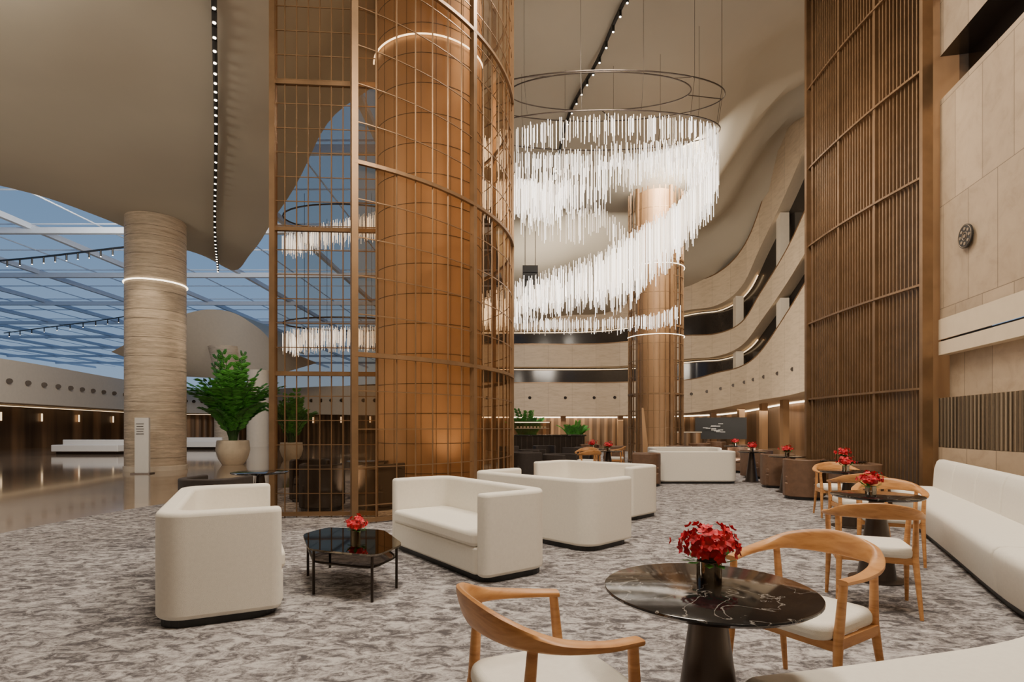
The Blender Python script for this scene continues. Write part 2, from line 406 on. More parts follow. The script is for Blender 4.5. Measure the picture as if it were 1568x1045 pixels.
# far column (screened)
root = empty("column_bronze_screened", (0, 0, 0))
mb = MB(); fx, fy = 5.3, 20.5
ht = zc(fx, fy)-.02
mb.lathe((fx, fy, 0), [(.68, 0), (.68, ht)], M_CORE, 48); mb.build("core", root, smooth=True)
mb = MB()
for k in range(30):
    a = 2*pi*k/30; x, y = fx+.98*cos(a), fy+.98*sin(a); bw = .03 if k % 6 else .1; mb.box((x, y, ht/2), (bw, bw, ht), M_BRONZE, a)
for i, z in enumerate(np.arange(.1, ht-.3, .6)):
    mb.tube([(fx+.98*cos(t), fy+.98*sin(t), z) for t in np.linspace(0, 2*pi, 33)[:-1]], .04 if i % 4 == 0 else .014, M_BRONZE, 4, True)
mb.build("grid_screen", root)
mb = MB()
for z in (7.1, 4.6): mb.tube([(fx+1.03*cos(t), fy+1.03*sin(t), z) for t in np.linspace(-pi, 0, 30)], .012, M_LED, 5)
mb.build("led_ring", root)

# banded stone column on the left
mb = MB(); lx, ly = -10.9, 17.0
ht = zc(lx, ly)+.02
mb.lathe((lx, ly, 0), [(.81, .14), (.81, ht)], M_BAND, 64); mb.lathe((lx, ly, 0), [(.84, 0.001), (.84, .14), (.81, .15)], M_STRUCT, 64)
mb.tube([(lx+.83*cos(t), ly+.83*sin(t), 5.65) for t in np.linspace(0, 2*pi, 65)[:-1]], .022, M_LED, 6, True)
rs = random.Random(3); z = .4
while z < ht-.2:
    mb.tube([(lx+.809*cos(t), ly+.809*sin(t), z) for t in np.linspace(0, 2*pi, 65)[:-1]], .005, M_DARK, 4, True); z += rs.choice([.28, .4, .55])
mb.build("column_stone", smooth=True)

# ------------------------------------------------------------------ atrium balconies
plan = [(-6, 38), (.3, 37), (4.9, 37), (7.8, 37), (11.2, 36), (12.5, 34), (13.2, 32), (13.4, 30), (13.4, 27), (13.3, 24), (12.5, 20), (11, 16), (8.6, 12.6)]
vv = {'F2': ([637, 637, 637, 636, 633, 627, 619, 613, 606, 594, 586, 575, 560], [587, 587, 587, 586, 583, 572, 562, 540, 478, 398, 330, 250, 150]),
      'F3': ([562, 562, 562, 560, 550, 546, 530, 494, 432, 352, 277, 190, 60], [528, 528, 528, 524, 515, 512, 495, 450, 380, 275, 180, 60, -120]),
      'F4': ([505, 505, 503, 495, 476, 468, 440, 380, 290, 170, 40, -90, -330], [480, 478, 475, 460, 436, 420, 384, 318, 165, 10, -150, -300, -600])}
LEVELS = {}
for nm, (b, t) in vv.items():
    rows = []
    for (x, y), vb, vt in zip(plan, b, t):
        rows.append((x, y, min(1.3+(655-vb)*y/850, 17), min(1.3+(655-vt)*y/850, 18)))
    LEVELS[nm] = catmull(rows, 6)
def outw(p, k): return (p[0]+k*.75, p[1]+k*.66)
low = {'F3': 'F2', 'F4': 'F3'}
for i, (nm, rows) in enumerate(LEVELS.items()):
    mb = MB()
    A = [(p[0], p[1], p[2]) for p in rows]; B = [(p[0], p[1], p[3]) for p in rows]
    mb.strip(A[:26], B[:26], M_FASCX); mb.strip(A[25:], B[25:], M_FASC)
    dep = 4.5 if nm == 'F2' else 1.1
    mb.strip(A, [(*outw(p, dep), p[2]) for p in rows], M_SOFFIT)
    mb.strip(B, [(*outw(p, .35), p[3]) for p in rows], M_FASC)
    mb.tube([(p[0], p[1]-.05, p[3]+.03) for p in rows], .035, M_BRONZE, 4)
    if nm in low:
        lr = LEVELS[low[nm]]
        mb.strip([(*outw(p, 1.1), p[2]) for p in rows], [(*outw(p, 1.1), q[3]-.3) for p, q in zip(rows, lr)], M_DGL)
        for q in (34, 46, 52):
            p = rows[q]; o = outw(p, .6); zl = lr[q][3]-.1
            if p[2]-zl > .4: mb.box((o[0], o[1], (p[2]+zl)/2), (.45, .45, p[2]-zl), M_STRUCT)
    else:
        for q in range(4, len(rows)-10, 3):
            p = rows[q]; zz = p[2]+(1.2 if p[3]-p[2] > 1.6 else .9)
            if 1 < p[3]-p[2] < 4.5: mb.cyl((p[0]-.02, p[1]-.05, zz), (p[0]+.02, p[1]+.02, zz), .10, .10, M_DARK, 14)
    mb.build("balcony", smooth=True)
mb = MB(); rows = LEVELS['F4']
mb.strip([(*outw(p, 4.4), 2.2) for p in rows], [(*outw(p, 4.4), 18) for p in rows], M_DGL)
mb.strip([(*outw(p, 4.3), 0) for p in rows], [(*outw(p, 4.3), 4) for p in rows], M_SLATX)
mb.build("wall_atrium", smooth=True)
mb = MB()
for nm in ('F3', 'F4'):
    rows = LEVELS[nm][:40]; mb.tube([(*outw(p, .9), p[2]-.12) for p in rows], .035, M_WARM, 4)
rows = LEVELS['F2'][:56]
mb.tube([(*outw(p, 3.9), p[2]-.06) for p in rows], .05, M_LED, 4)
mb.build("cove_light")
mb = MB()
for q in (8, 14, 20, 26, 32, 38, 44, 50):
    p = LEVELS['F2'][q]; o = outw(p, 2.0); mb.box((o[0], o[1], p[2]/2), (.35, .35, p[2]), M_CORE)
mb.build("gallery_pillars")

# left hall fascia wall
pl = [(-6, 38), (-14, 43), (-22, 48), (-29.4, 50), (-28, 39), (-26.3, 29), (-26, 18), (-26, 8)]
zb = [2.07, 2.3, 2.5, 2.6, 2.6, 2.6, 2.6, 2.6]; zt2 = [4.2, 4.5, 4.6, 4.75, 4.8, 4.85, 4.85, 4.85]
rows = catmull([(a[0], a[1], b, c) for a, b, c in zip(pl, zb, zt2)], 8)
mb = MB()
mb.strip([(p[0], p[1], p[2]) for p in rows], [(p[0], p[1], p[3]) for p in rows], M_STRUCT)
o2 = off(rows, -3.0)
mb.strip([(p[0], p[1], p[2]) for p in rows], [(q[0], q[1], p[2]) for p, q in zip(rows, o2)], M_SOFFIT)
mb.strip([(p[0], p[1], p[3]) for p in rows], [(q[0], q[1], p[3]) for p, q in zip(rows, o2)], M_STRUCT)
mb.strip([(q[0], q[1], 0) for q in o2], [(q[0], q[1], 4.8) for q in o2], M_SLATX)
of = off(rows, .04)
for q in range(2, len(rows)-2):
    x, y = of[q][0], of[q][1]; z = (rows[q][2]+rows[q][3])/2
    mb.cyl((x, y, z), (x+.08, y-.08, z), .14, .14, M_DARK, 14)
od = off(rows, -2.9)
for q in range(4, len(od)-2, 3):
    x, y = od[q]; mb.cyl((x, y, 1.7), (x, y, 2.2), .05, .05, M_WARM, 8)
od = off(rows, -2.0)
mb.tube([(q[0], q[1], 2.52) for q in od[4:]], .03, M_WARM, 4)
mb.build("wall_hall", smooth=True)

# far leaf canopy with its column
mb = MB()
ctr = [(-26, 36, 6.2), (-22, 37, 8.8), (-19.6, 38, 9.3), (-17, 37, 8.0), (-14.5, 34, 6.3)]
lowc = [(-25.5, 42, 5.2), (-21.6, 41, 4.9), (-19.5, 40, 4.6), (-17, 39.5, 5.0), (-13, 37, 5.6)]
mb.strip(catmull(ctr, 8), catmull(lowc, 8), M_STRUCT)
mb.strip(catmull(ctr, 8), catmull([(a, b+5, c+.1) for a, b, c in ctr], 8), M_CEIL)
mb.lathe((-20.3, 39.5, 0), [(.8, 0), (.8, 5.3), (1.2, 7.0)], M_BAND, 32)
mb.lathe((-17.4, 38.0, 0), [(.7, 0), (.7, 5.2)], M_STRUCT, 32)
mb.build("canopy_leaf", smooth=True)

# skylight beams, only where the plaster ceiling is open
mb = MB(); ZS = 9.8
def beam(a, b, w_, h_, z):
    a = Vector(a); b = Vector(b); n = int((b-a).length/.75); run = None
    for i in range(n+1):
        p = a+(b-a)*i/n; ok = (not inside(p.x, p.y, bd)) and p.y > 9
        if ok and run is None: run = p
        if (not ok or i == n) and run is not None:
            c = (run+p)/2; l = (p-run).length
            if l > .5:
                horiz = abs(b.x-a.x) > abs(b.y-a.y)
                mb.box((c.x, c.y, z), (l if horiz else w_, w_ if horiz else l, h_), M_BLUELIT)
            run = None
for x in np.arange(-60, -.6, 5.6): beam((x, 9), (x, 80), .20, .2, ZS+.15)
for x in np.arange(-60, -.6, 2.8): beam((x, 9), (x, 80), .035, .05, ZS+.3)
for y in np.arange(10, 80, 7.0): beam((-60, y), (-.3, y), .22, .25, ZS)
for y in np.arange(10, 50, 3.5): beam((-60, y), (-.3, y), .035, .05, ZS+.3)
mb.build("window_skylight")

# ------------------------------------------------------------------ track lights
def track(pl, n, gap=.18):
    mb = MB(); P = catmull(pl, 12)
    Q = [(p[0], p[1], (zc(p[0], p[1])-.12 if len(p) < 3 else p[2])) for p in P]
    mb.tube(Q, .05, M_BLACK, 4)
    seg = len(Q)-1
    for k in range(n):
        t = (k+.5)/n*seg; i = int(t); f = t-i
        q = [Q[i][j]*(1-f)+Q[i+1][j]*f for j in range(3)]
        mb.cyl((q[0], q[1], q[2]-gap), (q[0], q[1], q[2]), .04, .04, M_BLACK, 8)
        mb.cyl((q[0], q[1], q[2]-gap-.012), (q[0], q[1], q[2]-gap), .026, .026, M_LED2, 8)
    return mb.build("track_light")
track([(-4.3, 8.0), (-6.4, 12), (-9.1, 17), (-11.6, 21.9)], 42)
track([(3.3, 11.5), (2.7, 14), (2.0, 17), (1.4, 20)], 20)
track([(6.6, 12.2), (8.2, 15), (9.9, 18), (11, 20)], 22)
track([(-34, 28, 9.3), (-24.5, 26.6, 9.3), (-16.8, 24.5, 9.3)], 22, .3)
track([(-43, 47, 9.3), (-27, 39.5, 9.3), (-22.5, 35, 9.3)], 22, .35)

# ------------------------------------------------------------------ chandelier
def chandelier(name, C, Rx, Ry, segs, hoop=True):
    mb = MB()
    def pt(th, r): return C[0]+Rx*r*cos(th), C[1]+Ry*r*sin(th)
    w = .0085
    for (keys, rows, dr, dens) in segs:
        for row in range(rows):
            K = catmull(keys, 40); acc = random.random()*dens; last = None
            for (dg, r_, zt_, ln) in K:
                x, y = pt(radians(dg), r_-dr*row)
                if last is not None: acc += math.hypot(x-last[0], y-last[1])
                last = (x, y)
                while acc > dens:
                    acc -= dens*random.uniform(.8, 1.2)
                    jx, jy = random.uniform(-.03, .03), random.uniform(-.03, .03)
                    zt = zt_+.27*(y-C[1]+Ry)*(1 if zt_ > 6.6 else (.1 if zt_ < 5 else .3))-row*.05+random.uniform(-.05, .05); l = ln*random.uniform(.6, 1.12)
                    X, Y = x+jx, y+jy; a = random.random()*1.5; c_, s_ = w*cos(a), w*sin(a)
                    vs = [(X+c_, Y+s_, zt-l), (X-s_, Y+c_, zt-l), (X-c_, Y-s_, zt-l), (X+s_, Y-c_, zt-l), (X+c_, Y+s_, zt), (X-s_, Y+c_, zt), (X-c_, Y-s_, zt), (X+s_, Y-c_, zt)]
                    mb.add(vs, [(0, 1, 5, 4), (1, 2, 6, 5), (2, 3, 7, 6), (3, 0, 4, 7)], M_ROD if random.random() < .5 else M_ROD2)
    if hoop:
        for r_, z0 in ((1.06, 9.15), (.78, 9.3), (1.02, 8.3)):
            mb.tube([(*pt(t, r_), z0+.25*(Ry+Ry*r_*sin(t))) for t in np.linspace(0, 2*pi, 73)[:-1]], .016, M_PED, 5, True)
        for k in range(14):
            t = 2*pi*k/14; x, y = pt(t, 1.06); z = 9.15+.25*(Ry+Ry*1.06*sin(t))
            mb.cyl((x, y, z), (x, y, zc(x, y)), .005, .005, M_DARK, 4)
            x2, y2 = pt(t, 1.02); mb.cyl((x, y, z), (x2, y2, z-.8), .005, .005, M_DARK, 4)
            x3, y3 = pt(t+.1, .78)
            if k % 3 == 0: mb.cyl((x, y, z), (x3, y3, 9.3+.25*(Ry+Ry*.78*sin(t+.1))), .012, .012, M_PED, 4)
    return mb.build(name)
segs = [
 # outer top ring
 ([(0, 1, 8.2, .6), (60, 1, 8.15, .45), (120, 1, 8.1, .5), (200, 1, 8.05, .6), (270, 1, 8.2, .55), (330, 1, 8.25, .6), (360, 1, 8.2, .6)], 2, .03, .075),
 # inner ring, opens on the right so the hollow reads
 ([(60, .80, 8.0, .45), (10, .80, 8.0, .5), (-40, .78, 7.85, .6), (-80, .76, 7.7, .7), (-130, .76, 7.5, .85), (-180, .78, 7.3, .95), (-230, .76, 7.2, .9), (-280, .7, 7.15, .8)], 2, .04, .08),
 # spiral falling inside toward the left
 ([(-30, .55, 7.6, .6), (-80, .58, 7.4, .8), (-130, .62, 7.2, .9), (-180, .66, 7.0, .95), (-230, .60, 6.9, .8)], 3, .06, .085),
 ([(120, .97, 7.35, .7), (165, 1.0, 7.1, .85), (205, 1.0, 6.95, .9), (235, .93, 6.85, .8), (255, .86, 6.9, .6)], 4, .05, .08),
 ([(200, .75, 6.5, .55), (235, .68, 6.35, .7), (262, .6, 6.3, .65)], 2, .08, .10),
 ([(262, .5, 6.55, .5), (285, .42, 6.2, .8), (310, .36, 5.9, .9)], 2, .06, .09),
 # main ribbon: right rim -> front -> low left
 ([(50, .98, 8.2, .5), (20, 1.0, 8.05, .7), (-5, 1.0, 7.75, .85), (-25, 1.0, 7.25, 1.0), (-42, .97, 6.75, 1.15), (-58, .93, 6.3, 1.25), (-74, .90, 5.85, 1.35), (-86, .90, 5.5, 1.25), (-97, .93, 5.2, .95), (-110, .96, 4.95, .75), (-130, 1.0, 4.72, .6), (-155, 1.05, 4.5, .5), (-180, 1.08, 4.4, .45)], 8, .028, .058),
 # returning low loop behind
 ([(-180, 1.08, 4.4, .45), (-220, 1.08, 4.33, .38), (-270, 1.0, 4.3, .34), (-315, .88, 4.35, .4), (-340, .80, 4.45, .5)], 3, .04, .07),
]
chandelier("chandelier", (2.2, 14.0), 2.92, 1.75, segs)
segs2 = [([(-170, 1, 8.1, .6), (-120, 1, 8.35, .7), (-60, 1, 8.9, .8), (0, 1, 9.2, .9)], 5, .05, .07),
         ([(-180, 1, 4.7, .6), (-120, 1, 4.85, .7), (-60, 1, 4.9, .7), (0, 1, 5.0, .7)], 5, .05, .07)]
o = chandelier("chandelier", (-6.2, 21), 2.4, 1.4, segs2, False)
mb = MB()
for z in (9.2, 5.2):
    mb.tube([(-6.2+2.4*cos(t), 21+1.4*sin(t), z) for t in np.linspace(0, 2*pi, 40)[:-1]], .03, M_PED, 5, True)
for k in range(6):
    t = 2*pi*k/6; mb.cyl((-6.2+2.4*cos(t), 21+1.4*sin(t), 5.2), (-6.2+2.4*cos(t), 21+1.4*sin(t), 9.65), .008, .008, M_DARK, 4)
q = mb.build("frame"); q.parent = o

# ------------------------------------------------------------------ sofas
def arc(cx, cy, r, a0, a1, n=8):
    return [(cx+r*cos(radians(a0+(a1-a0)*i/n)), cy+r*sin(radians(a0+(a1-a0)*i/n))) for i in range(n+1)]
def extr(m, poly, z0, z1, mt):
    n = len(poly); m.add([(p[0], p[1], z0) for p in poly]+[(p[0], p[1], z1) for p in poly], [tuple(range(n-1, -1, -1)), tuple(range(n, 2*n))]+[(i, (i+1) % n, n+(i+1) % n, n+i) for i in range(n)], mt)
def rrect(x0, y0, x1, y1, r, n=5):
    return arc(x1-r, y1-r, r, 0, 90, n)+arc(x0+r, y1-r, r, 90, 180, n)+arc(x0+r, y0+r, r, 180, 270, n)+arc(x1-r, y0+r, r, 270, 360, n)
def sofa(name, x, y, f, Ln=1.85, D=.78, h=.745, t=.13, R=.2, mt=M_FABRIC, seat=.42, bev=.03, rf=.07):
    e = empty(name, (x, y, .008), face_ang(f))
    a, b = Ln/2, D/2; ri = max(R-t*.4, .06)
    outer = arc(-a+rf, b-rf, rf, 90, 180, 4)+arc(-a+R, -b+R, R, 180, 270)+arc(a-R, -b+R, R, 270, 360)+arc(a-rf, b-rf, rf, 0, 90, 4)
    inner = [(a-t, b)]+arc(a-t-ri, -b+t+ri, ri, 360, 270)+arc(-a+t+ri, -b+t+ri, ri, 270, 180)+[(-a+t, b)]
    m = MB(); extr(m, outer+inner, .05, h, mt); m.build("shell", e, True, bevel=bev, seg=4)
    m = MB(); extr(m, rrect(-a+t-.01, -b+t-.03, a-t+.01, b+.015, .04), .06, seat-.13, mt); m.build("seat_base", e, True, bevel=.02)
    m = MB(); extr(m, rrect(-a+t-.005, -b+t-.03, a-t+.005, b+.03, .06), seat-.13, seat, mt); m.build("seat_cushion", e, True, bevel=.035, seg=4)
    m = MB(); extr(m, rrect(-a+.03, -b+.03, a-.03, b-.03, R-.04), 0, .055, M_BLACK); m.build("plinth", e)
    return e
sofa("sofa", -2.33, 4.49, (.90, .437), 1.9, .76)
sofa("sofa", -.48, 5.47, (-.803, -.596), 1.83, .72)
sofa("sofa", .42, 6.63, (.72, .694), 1.9, .80)
sofa("sofa", 1.26, 8.54, (-.7, -.714), 1.85, .80)
sofa("sofa", 4.25, 13.1, (0, 1), 1.87, .80)
sofa("sofa", 4.75, 15.4, (0, -1), 1.87, .80)

def tub(x, y, f, mt=M_LEATHER):
    return sofa("tub_chair", x, y, f, .66, .62, .72, .07, .26, mt, .43, .02, .05)
for x, y, f in [(6.3, 14.2, (-.3, 1)), (5.75, 12.0, (.3, .9)), (5.3, 10.1, (.6, .8)), (5.5, 8.85, (.2, .97)), (6.6, 15.9, (-.6, -.6))]: tub(x, y, f)
for x, y, f in [(-3.45, 6.4, (.1, 1)), (-3.0, 8.75, (-.2, 1)), (-2.15, 8.9, (.4, .9)), (-3.6, 9.9, (.3, -.9))]: tub(x, y, f, M_DFAB)
for x, y, f in [(1.0, 12.0, (.8, -.5)), (.5, 14.4, (.8, -.3)), (3.0, 12.4, (-.8, .2)), (1.9, 16.2, (-.6, .6)), (3.2, 17.3, (-.7, .2)), (-.1, 17.0, (1, 0)), (7.6, 18.4, (-1, 0)), (8.2, 22.2, (-.5, -.5)),
                (.3, 12.9, (.9, .3)), (1.0, 17.6, (.2, -1)), (2.6, 18.6, (0, -1)), (6.9, 20.3, (-.5, .7)), (5.2, 17.4, (.3, -1))]: tub(x, y, f, M_DFAB if x < 2.1 else M_LEATHER)

# ------------------------------------------------------------------ wooden armchair
def armchair(x, y, f):
    e = empty("wooden_armchair", (x, y, .008), face_ang(f))
    K = catmull([(-.265, .17, .645, .027, .012), (-.285, .03, .655, .030, .014), (-.268, -.12, .675, .032, .022), (-.19, -.235, .705, .019, .044), (0, -.285, .72, .014, .058),
                 (.19, -.235, .705, .019, .044), (.268, -.12, .675, .032, .022), (.285, .03, .655, .030, .014), (.265, .17, .645, .027, .012)], 7)
    m = MB(); vs = []; n = 12; N = len(K)
    for i, k in enumerate(K):
        a = Vector(K[min(i+1, N-1)][:2]).to_3d()-Vector(K[max(i-1, 0)][:2]).to_3d(); a.normalize(); u = Vector((a.y, -a.x, 0))
        for q in range(n):
            t = 2*pi*q/n; cc = abs(cos(t))**.7*(1 if cos(t) > 0 else -1); ss = abs(sin(t))**.7*(1 if sin(t) > 0 else -1)
            lean = .25*ss*k[4]
            vs.append((k[0]+u.x*(k[3]*cc+lean), k[1]+u.y*(k[3]*cc+lean), k[2]+k[4]*ss))
    fs = [(i*n+q, i*n+(q+1) % n, (i+1)*n+(q+1) % n, (i+1)*n+q) for i in range(N-1) for q in range(n)]+[tuple(range(n-1, -1, -1)), tuple((N-1)*n+q for q in range(n))]
    m.add(vs, fs, M_WOOD); m.build("back_rail", e, True)
    m = MB()
    for s in (-1, 1):
        m.cyl((s*.262, .15, .64), (s*.25, .17, .40), .017, .021, M_WOOD, 12); m.cyl((s*.25, .17, .40), (s*.262, .215, 0), .021, .012, M_WOOD, 12)
        m.cyl((s*.235, -.17, .675), (s*.225, -.19, .40), .016, .021, M_WOOD, 12); m.cyl((s*.225, -.19, .40), (s*.245, -.27, 0), .021, .012, M_WOOD, 12)
        m.box((s*.238, -.01, .375), (.022, .34, .045), M_WOOD)
    m.box((0, .175, .375), (.48, .022, .045), M_WOOD); m.box((0, -.19, .375), (.44, .022, .045), M_WOOD)
    m.build("frame", e, True)
    m = MB(); extr(m, rrect(-.235, -.22, .235, .245, .08), .392, .462, M_FABRIC); m.build("seat", e, True, bevel=.026, seg=4)
    return e
armchair(.125, 1.86, (.92, .39))
armchair(1.37, 2.62, (-.84, -.54))
armchair(2.62, 4.05, (.4, .92))
armchair(3.68, 5.42, (-.5, -.86))
armchair(4.72, 8.05, (-.25, -.97))
armchair(4.05, 6.5, (.3, .95))
armchair(1.75, 12.9, (-.3, .9)); armchair(1.95, 14.4, (-.3, -.9)); armchair(2.9, 15.6, (-.9, .3))

# ------------------------------------------------------------------ round tables and flowers
def round_table(x, y, R=.345, z=.72):
    e = empty("round_table", (x, y, .008))
    m = MB(); m.lathe((0, 0, 0), [(0, z-.022), (R-.02, z-.022), (R, z-.008), (R, z-.002), (R-.004, z), (0, z)], M_BMARB, 72); m.build("top", e, True)
    m = MB(); m.lathe((0, 0, 0), [(0, 0), (.21, 0), (.21, .012), (.145, .02), (.055, z-.04), (.12, z-.03), (.12, z-.022), (0, z-.022)], M_PED, 48); m.build("pedestal", e, True)
def flowers(x, y, z, s=1, N=46, vr=.042, vh=.075):
    e = empty("flower_arrangement", (x, y, z))
    m = MB(); m.lathe((0, 0, 0), [(0, 0), (vr, 0), (vr, vh), (vr-.004, vh), (vr-.004, .01), (0, .01)], M_BGLASS, 28)
    m.lathe((0, 0, 0), [(0, .012), (vr-.006, .012), (vr-.006, vh*.8), (0, vh*.8)], M_LEAFD, 20); m.build("vase", e, True)
    m = MB()
    for i in range(N):
        ph = random.random()*2*pi; el = math.acos(random.uniform(-.15, 1)); rr = random.uniform(.7, 1.05)*.1*s
        if random.random() < .2: rr *= 1.35
        d = Vector((sin(el)*cos(ph), sin(el)*sin(ph), cos(el)))
        c = Vector((0, 0, vh+.055*s))+Vector((d.x*rr*1.08, d.y*rr*1.08, d.z*rr*.85))
        u = d.orthogonal().normalized(); w_ = d.cross(u); fr = random.uniform(.015, .026)*s; ph0 = random.random()
        for k in range(5):
            a = 2*pi*k/5+ph0; dr = u*cos(a)+w_*sin(a); sd = d.cross(dr)
            m.add([c, c+dr*fr*.6+sd*fr*.45+d*.004, c+dr*fr*1.15+d*fr*.45, c+dr*fr*.6-sd*fr*.45+d*.004], [(0, 1, 2), (0, 2, 3)], M_RED)
    m.lathe((0, 0, vh+.055*s), [(0, -.05*s), (.06*s, -.03*s), (.07*s, .01*s), (.045*s, .04*s), (0, .055*s)], M_RED, 14)
    for i in range(14):
        a = random.random()*2*pi; p = Vector((cos(a)*.05*s, sin(a)*.05*s, vh)); q = Vector((cos(a)*.11*s, sin(a)*.11*s, vh+random.uniform(-.01, .06)*s)); sd = Vector((-sin(a), cos(a), 0))*.018*s
        m.add([p, (p+q)/2+sd, q, (p+q)/2-sd], [(0, 1, 2, 3)], M_GREEN)
    m.build("bouquet", e)
round_table(.70, 1.98, .365); flowers(.735, 2.07, .728, .96, 90, .045, .075)
round_table(3.1, 4.72); flowers(3.05, 4.72, .728, .85)
round_table(4.4, 7.25); flowers(4.36, 7.25, .728, .9)
for x, y in [(5.7, 9.55), (5.5, 11.1), (5.7, 13.2), (2.35, 13.55), (2.2, 15.2), (-3.25, 7.15), (-2.5, 9.6), (7.0, 17.4)]:
    round_table(x, y)
    if x > 0: flowers(x, y, .728, 1.1, 30)

# coffee table
e = empty("coffee_table", (0, 0, .008))
tp = [(-1.83, 4.85), (-1.56, 4.25), (-.99, 4.03), (-.87, 4.44), (-1.17, 5.05), (-1.72, 5.18)]
def roundpoly(P, r, n=4):
    out = []
    for i in range(len(P)):
        p = np.array(P[i]); a = np.array(P[i-1]); b = np.array(P[(i+1) % len(P)])
        u = p+(a-p)/np.linalg.norm(a-p)*r; v = p+(b-p)/np.linalg.norm(b-p)*r
        for k in range(n+1):
            t = k/n; out.append(tuple((1-t)**2*u+2*t*(1-t)*p+t*t*v))
    return out
m = MB(); extr(m, roundpoly(tp, .1), .348, .362, M_BGLASS); m.build("glass_top", e, True)
cen = np.mean(np.array(tp), 0); m = MB()
ins = [tuple(cen+(np.array(p)-cen)*.88) for p in tp]
for z in (.34, .25): m.tube([(p[0], p[1], z) for p in roundpoly(ins, .09)], .009, M_DARK, 6, True)
for i in (0, 1, 2, 3, 5): m.cyl((*ins[i], .34), (*ins[i], 0), .011, .011, M_DARK, 8)
m.add([(p[0], p[1], .25) for p in ins], [tuple(range(6))], M_BGLASS)
m.build("frame", e, True)
flowers(-1.31, 4.66, .370, .85, 40, .038, .065)

# ------------------------------------------------------------------ banquette
front = catmull([(5.7, 8.35), (4.95, 6.85), (4.28, 5.54), (3.5, 4.04), (3.2, 3.35), (2.8, 2.76), (2.09, 2.32), (1.4, 2.10), (.80, 1.95)], 8)
e = empty("banquette_sofa", (0, 0, .008))
def sweep(m, path, prof, mt):
    n = len(prof); vs = []; N = len(path)
    for i in range(N):
        a = np.array(path[min(i+1, N-1)][:2])-np.array(path[max(i-1, 0)][:2]); a /= np.linalg.norm(a)
        nx, ny = -a[1], a[0]
        for d, z in prof: vs.append((path[i][0]+nx*d, path[i][1]+ny*d, z))
    fs = [(i*n+q, (i+1)*n+q, (i+1)*n+(q+1) % n, i*n+(q+1) % n) for i in range(N-1) for q in range(n)]+[tuple(range(n)), tuple((N-1)*n+q for q in range(n-1, -1, -1))]
    m.add(vs, fs, mt)
def splits(path, cuts, g=.012):
    idx = [0]+cuts+[len(path)-1]; out = []
    for i in range(len(idx)-1):
        s = [tuple(p) for p in path[idx[i]:idx[i+1]+1]]
        a = np.array(s[0][:2]); b = np.array(s[1][:2]); s[0] = tuple(a+(b-a)/np.linalg.norm(b-a)*g)
        a = np.array(s[-1][:2]); b = np.array(s[-2][:2]); s[-1] = tuple(a+(b-a)/np.linalg.norm(b-a)*g)
        out.append(s)
    return out
seatp = [(.05, .06), (.02, .10), (.0, .30), (-.01, .36), (.0, .40), (.03, .425), (.08, .435), (.6, .43), (.66, .40), (.66, .06)]
bkp = [(.50, .40), (.52, .70), (.55, .80), (.58, .825), (.63, .83), (.68, .81), (.70, .76), (.72, .1), (.60, .08), (.5, .2)]
for s in splits(front, [24, 46]):
    m = MB(); sweep(m, s, seatp, M_FABRIC); m.build("seat", e, True, bevel=.018, seg=3)
for s in splits(front[:41], [5, 10, 15, 20, 25, 32], .018):
    m = MB(); sweep(m, s, bkp, M_FABRIC); m.build("back", e, True, bevel=.022, seg=3)
m = MB(); sweep(m, front, [(.08, 0), (.08, .07), (.62, .07), (.62, 0)], M_BLACK); m.build("plinth", e)

# ------------------------------------------------------------------ plants
def palm(x, y, H=2.6, pr=.45, ph=.75, N=34, s=1):
    e = empty("potted_palm", (x, y, 0.002))
    m = MB(); m.lathe((0, 0, 0), [(0, 0), (pr*.62, 0), (pr*.85, ph*.25), (pr, ph*.6), (pr*.93, ph), (pr*.85, ph), (pr*.85, ph-.06), (0, ph-.06)], M_POT, 40); m.build("pot", e, True)
    m = MB()
    for i in range(N):
        a = random.random()*2*pi; tilt = random.uniform(.08, .8); ln = (H-ph)*random.uniform(.6, 1.15)*(1-.2*tilt)
        d = Vector((cos(a), sin(a), 0)); base = Vector((cos(a)*.12, sin(a)*.12, ph-.05)); P = []
        for k in range(11):
            t = k/10; P.append(base+d*(ln*tilt*.7*t**1.5)+Vector((0, 0, ln*(t*.98-.38*tilt*t**2.6))))
        m.tube(P, .012, M_LEAFD, 4)
        for k in range(3, 11):
            p = P[k]; ax = (P[k]-P[k-1]).normalized(); sd = ax.cross(Vector((0, 0, 1)))
            if sd.length < .01: sd = Vector((1, 0, 0))
            sd.normalize(); up = sd.cross(ax)
            ll = .34*s*(1-.45*abs(k/10-.55))
            for sgn in (-1, 1):
                for jj in (0, .5):
                    pp = p-ax*jj*.1
                    tip = pp+sd*sgn*ll*.8+ax*ll*.55-Vector((0, 0, ll*.22)); mid = pp+(tip-pp)*.45+up*.02
                    m.add([pp, mid+ax*.055*s, tip, mid-ax*.055*s], [(0, 1, 2, 3)], M_GREEN)
    m.build("fronds", e)
palm(-9.75, 19.4, 3.8, .55, .85, 95, 1.25)
palm(-8.9, 22.4, 2.8, .45, .7, 40)
palm(.6, 22.0, 2.2, .35, .6, 34, .9)
palm(3.0, 27.0, 1.8, .3, .5, 18)

# sign totem
mb = MB(); mb.box((-10.35, 15.55, .80), (.36, .1, 1.55), M_SIGN, .15); mb.box((-10.35, 15.55, .015), (.5, .3, .03), M_PED, .15)
for k in range(5): mb.box((-10.38, 15.485, 1.40-k*.07), (.2-.03*(k % 2), .012, .018), M_DARK, .15)
mb.build("sign_totem")
for x, y in [(-20.5, 27), (-19, 33)]:
    mb = MB(); mb.box((x, y, .3), (3.2, .8, .32), M_SIGN); mb.box((x, y, .07), (2.9, .6, .14), M_DARK); mb.box((x, y+.35, .55), (3.2, .12, .3), M_SIGN); mb.build("lounge_bench", bevel=.03)

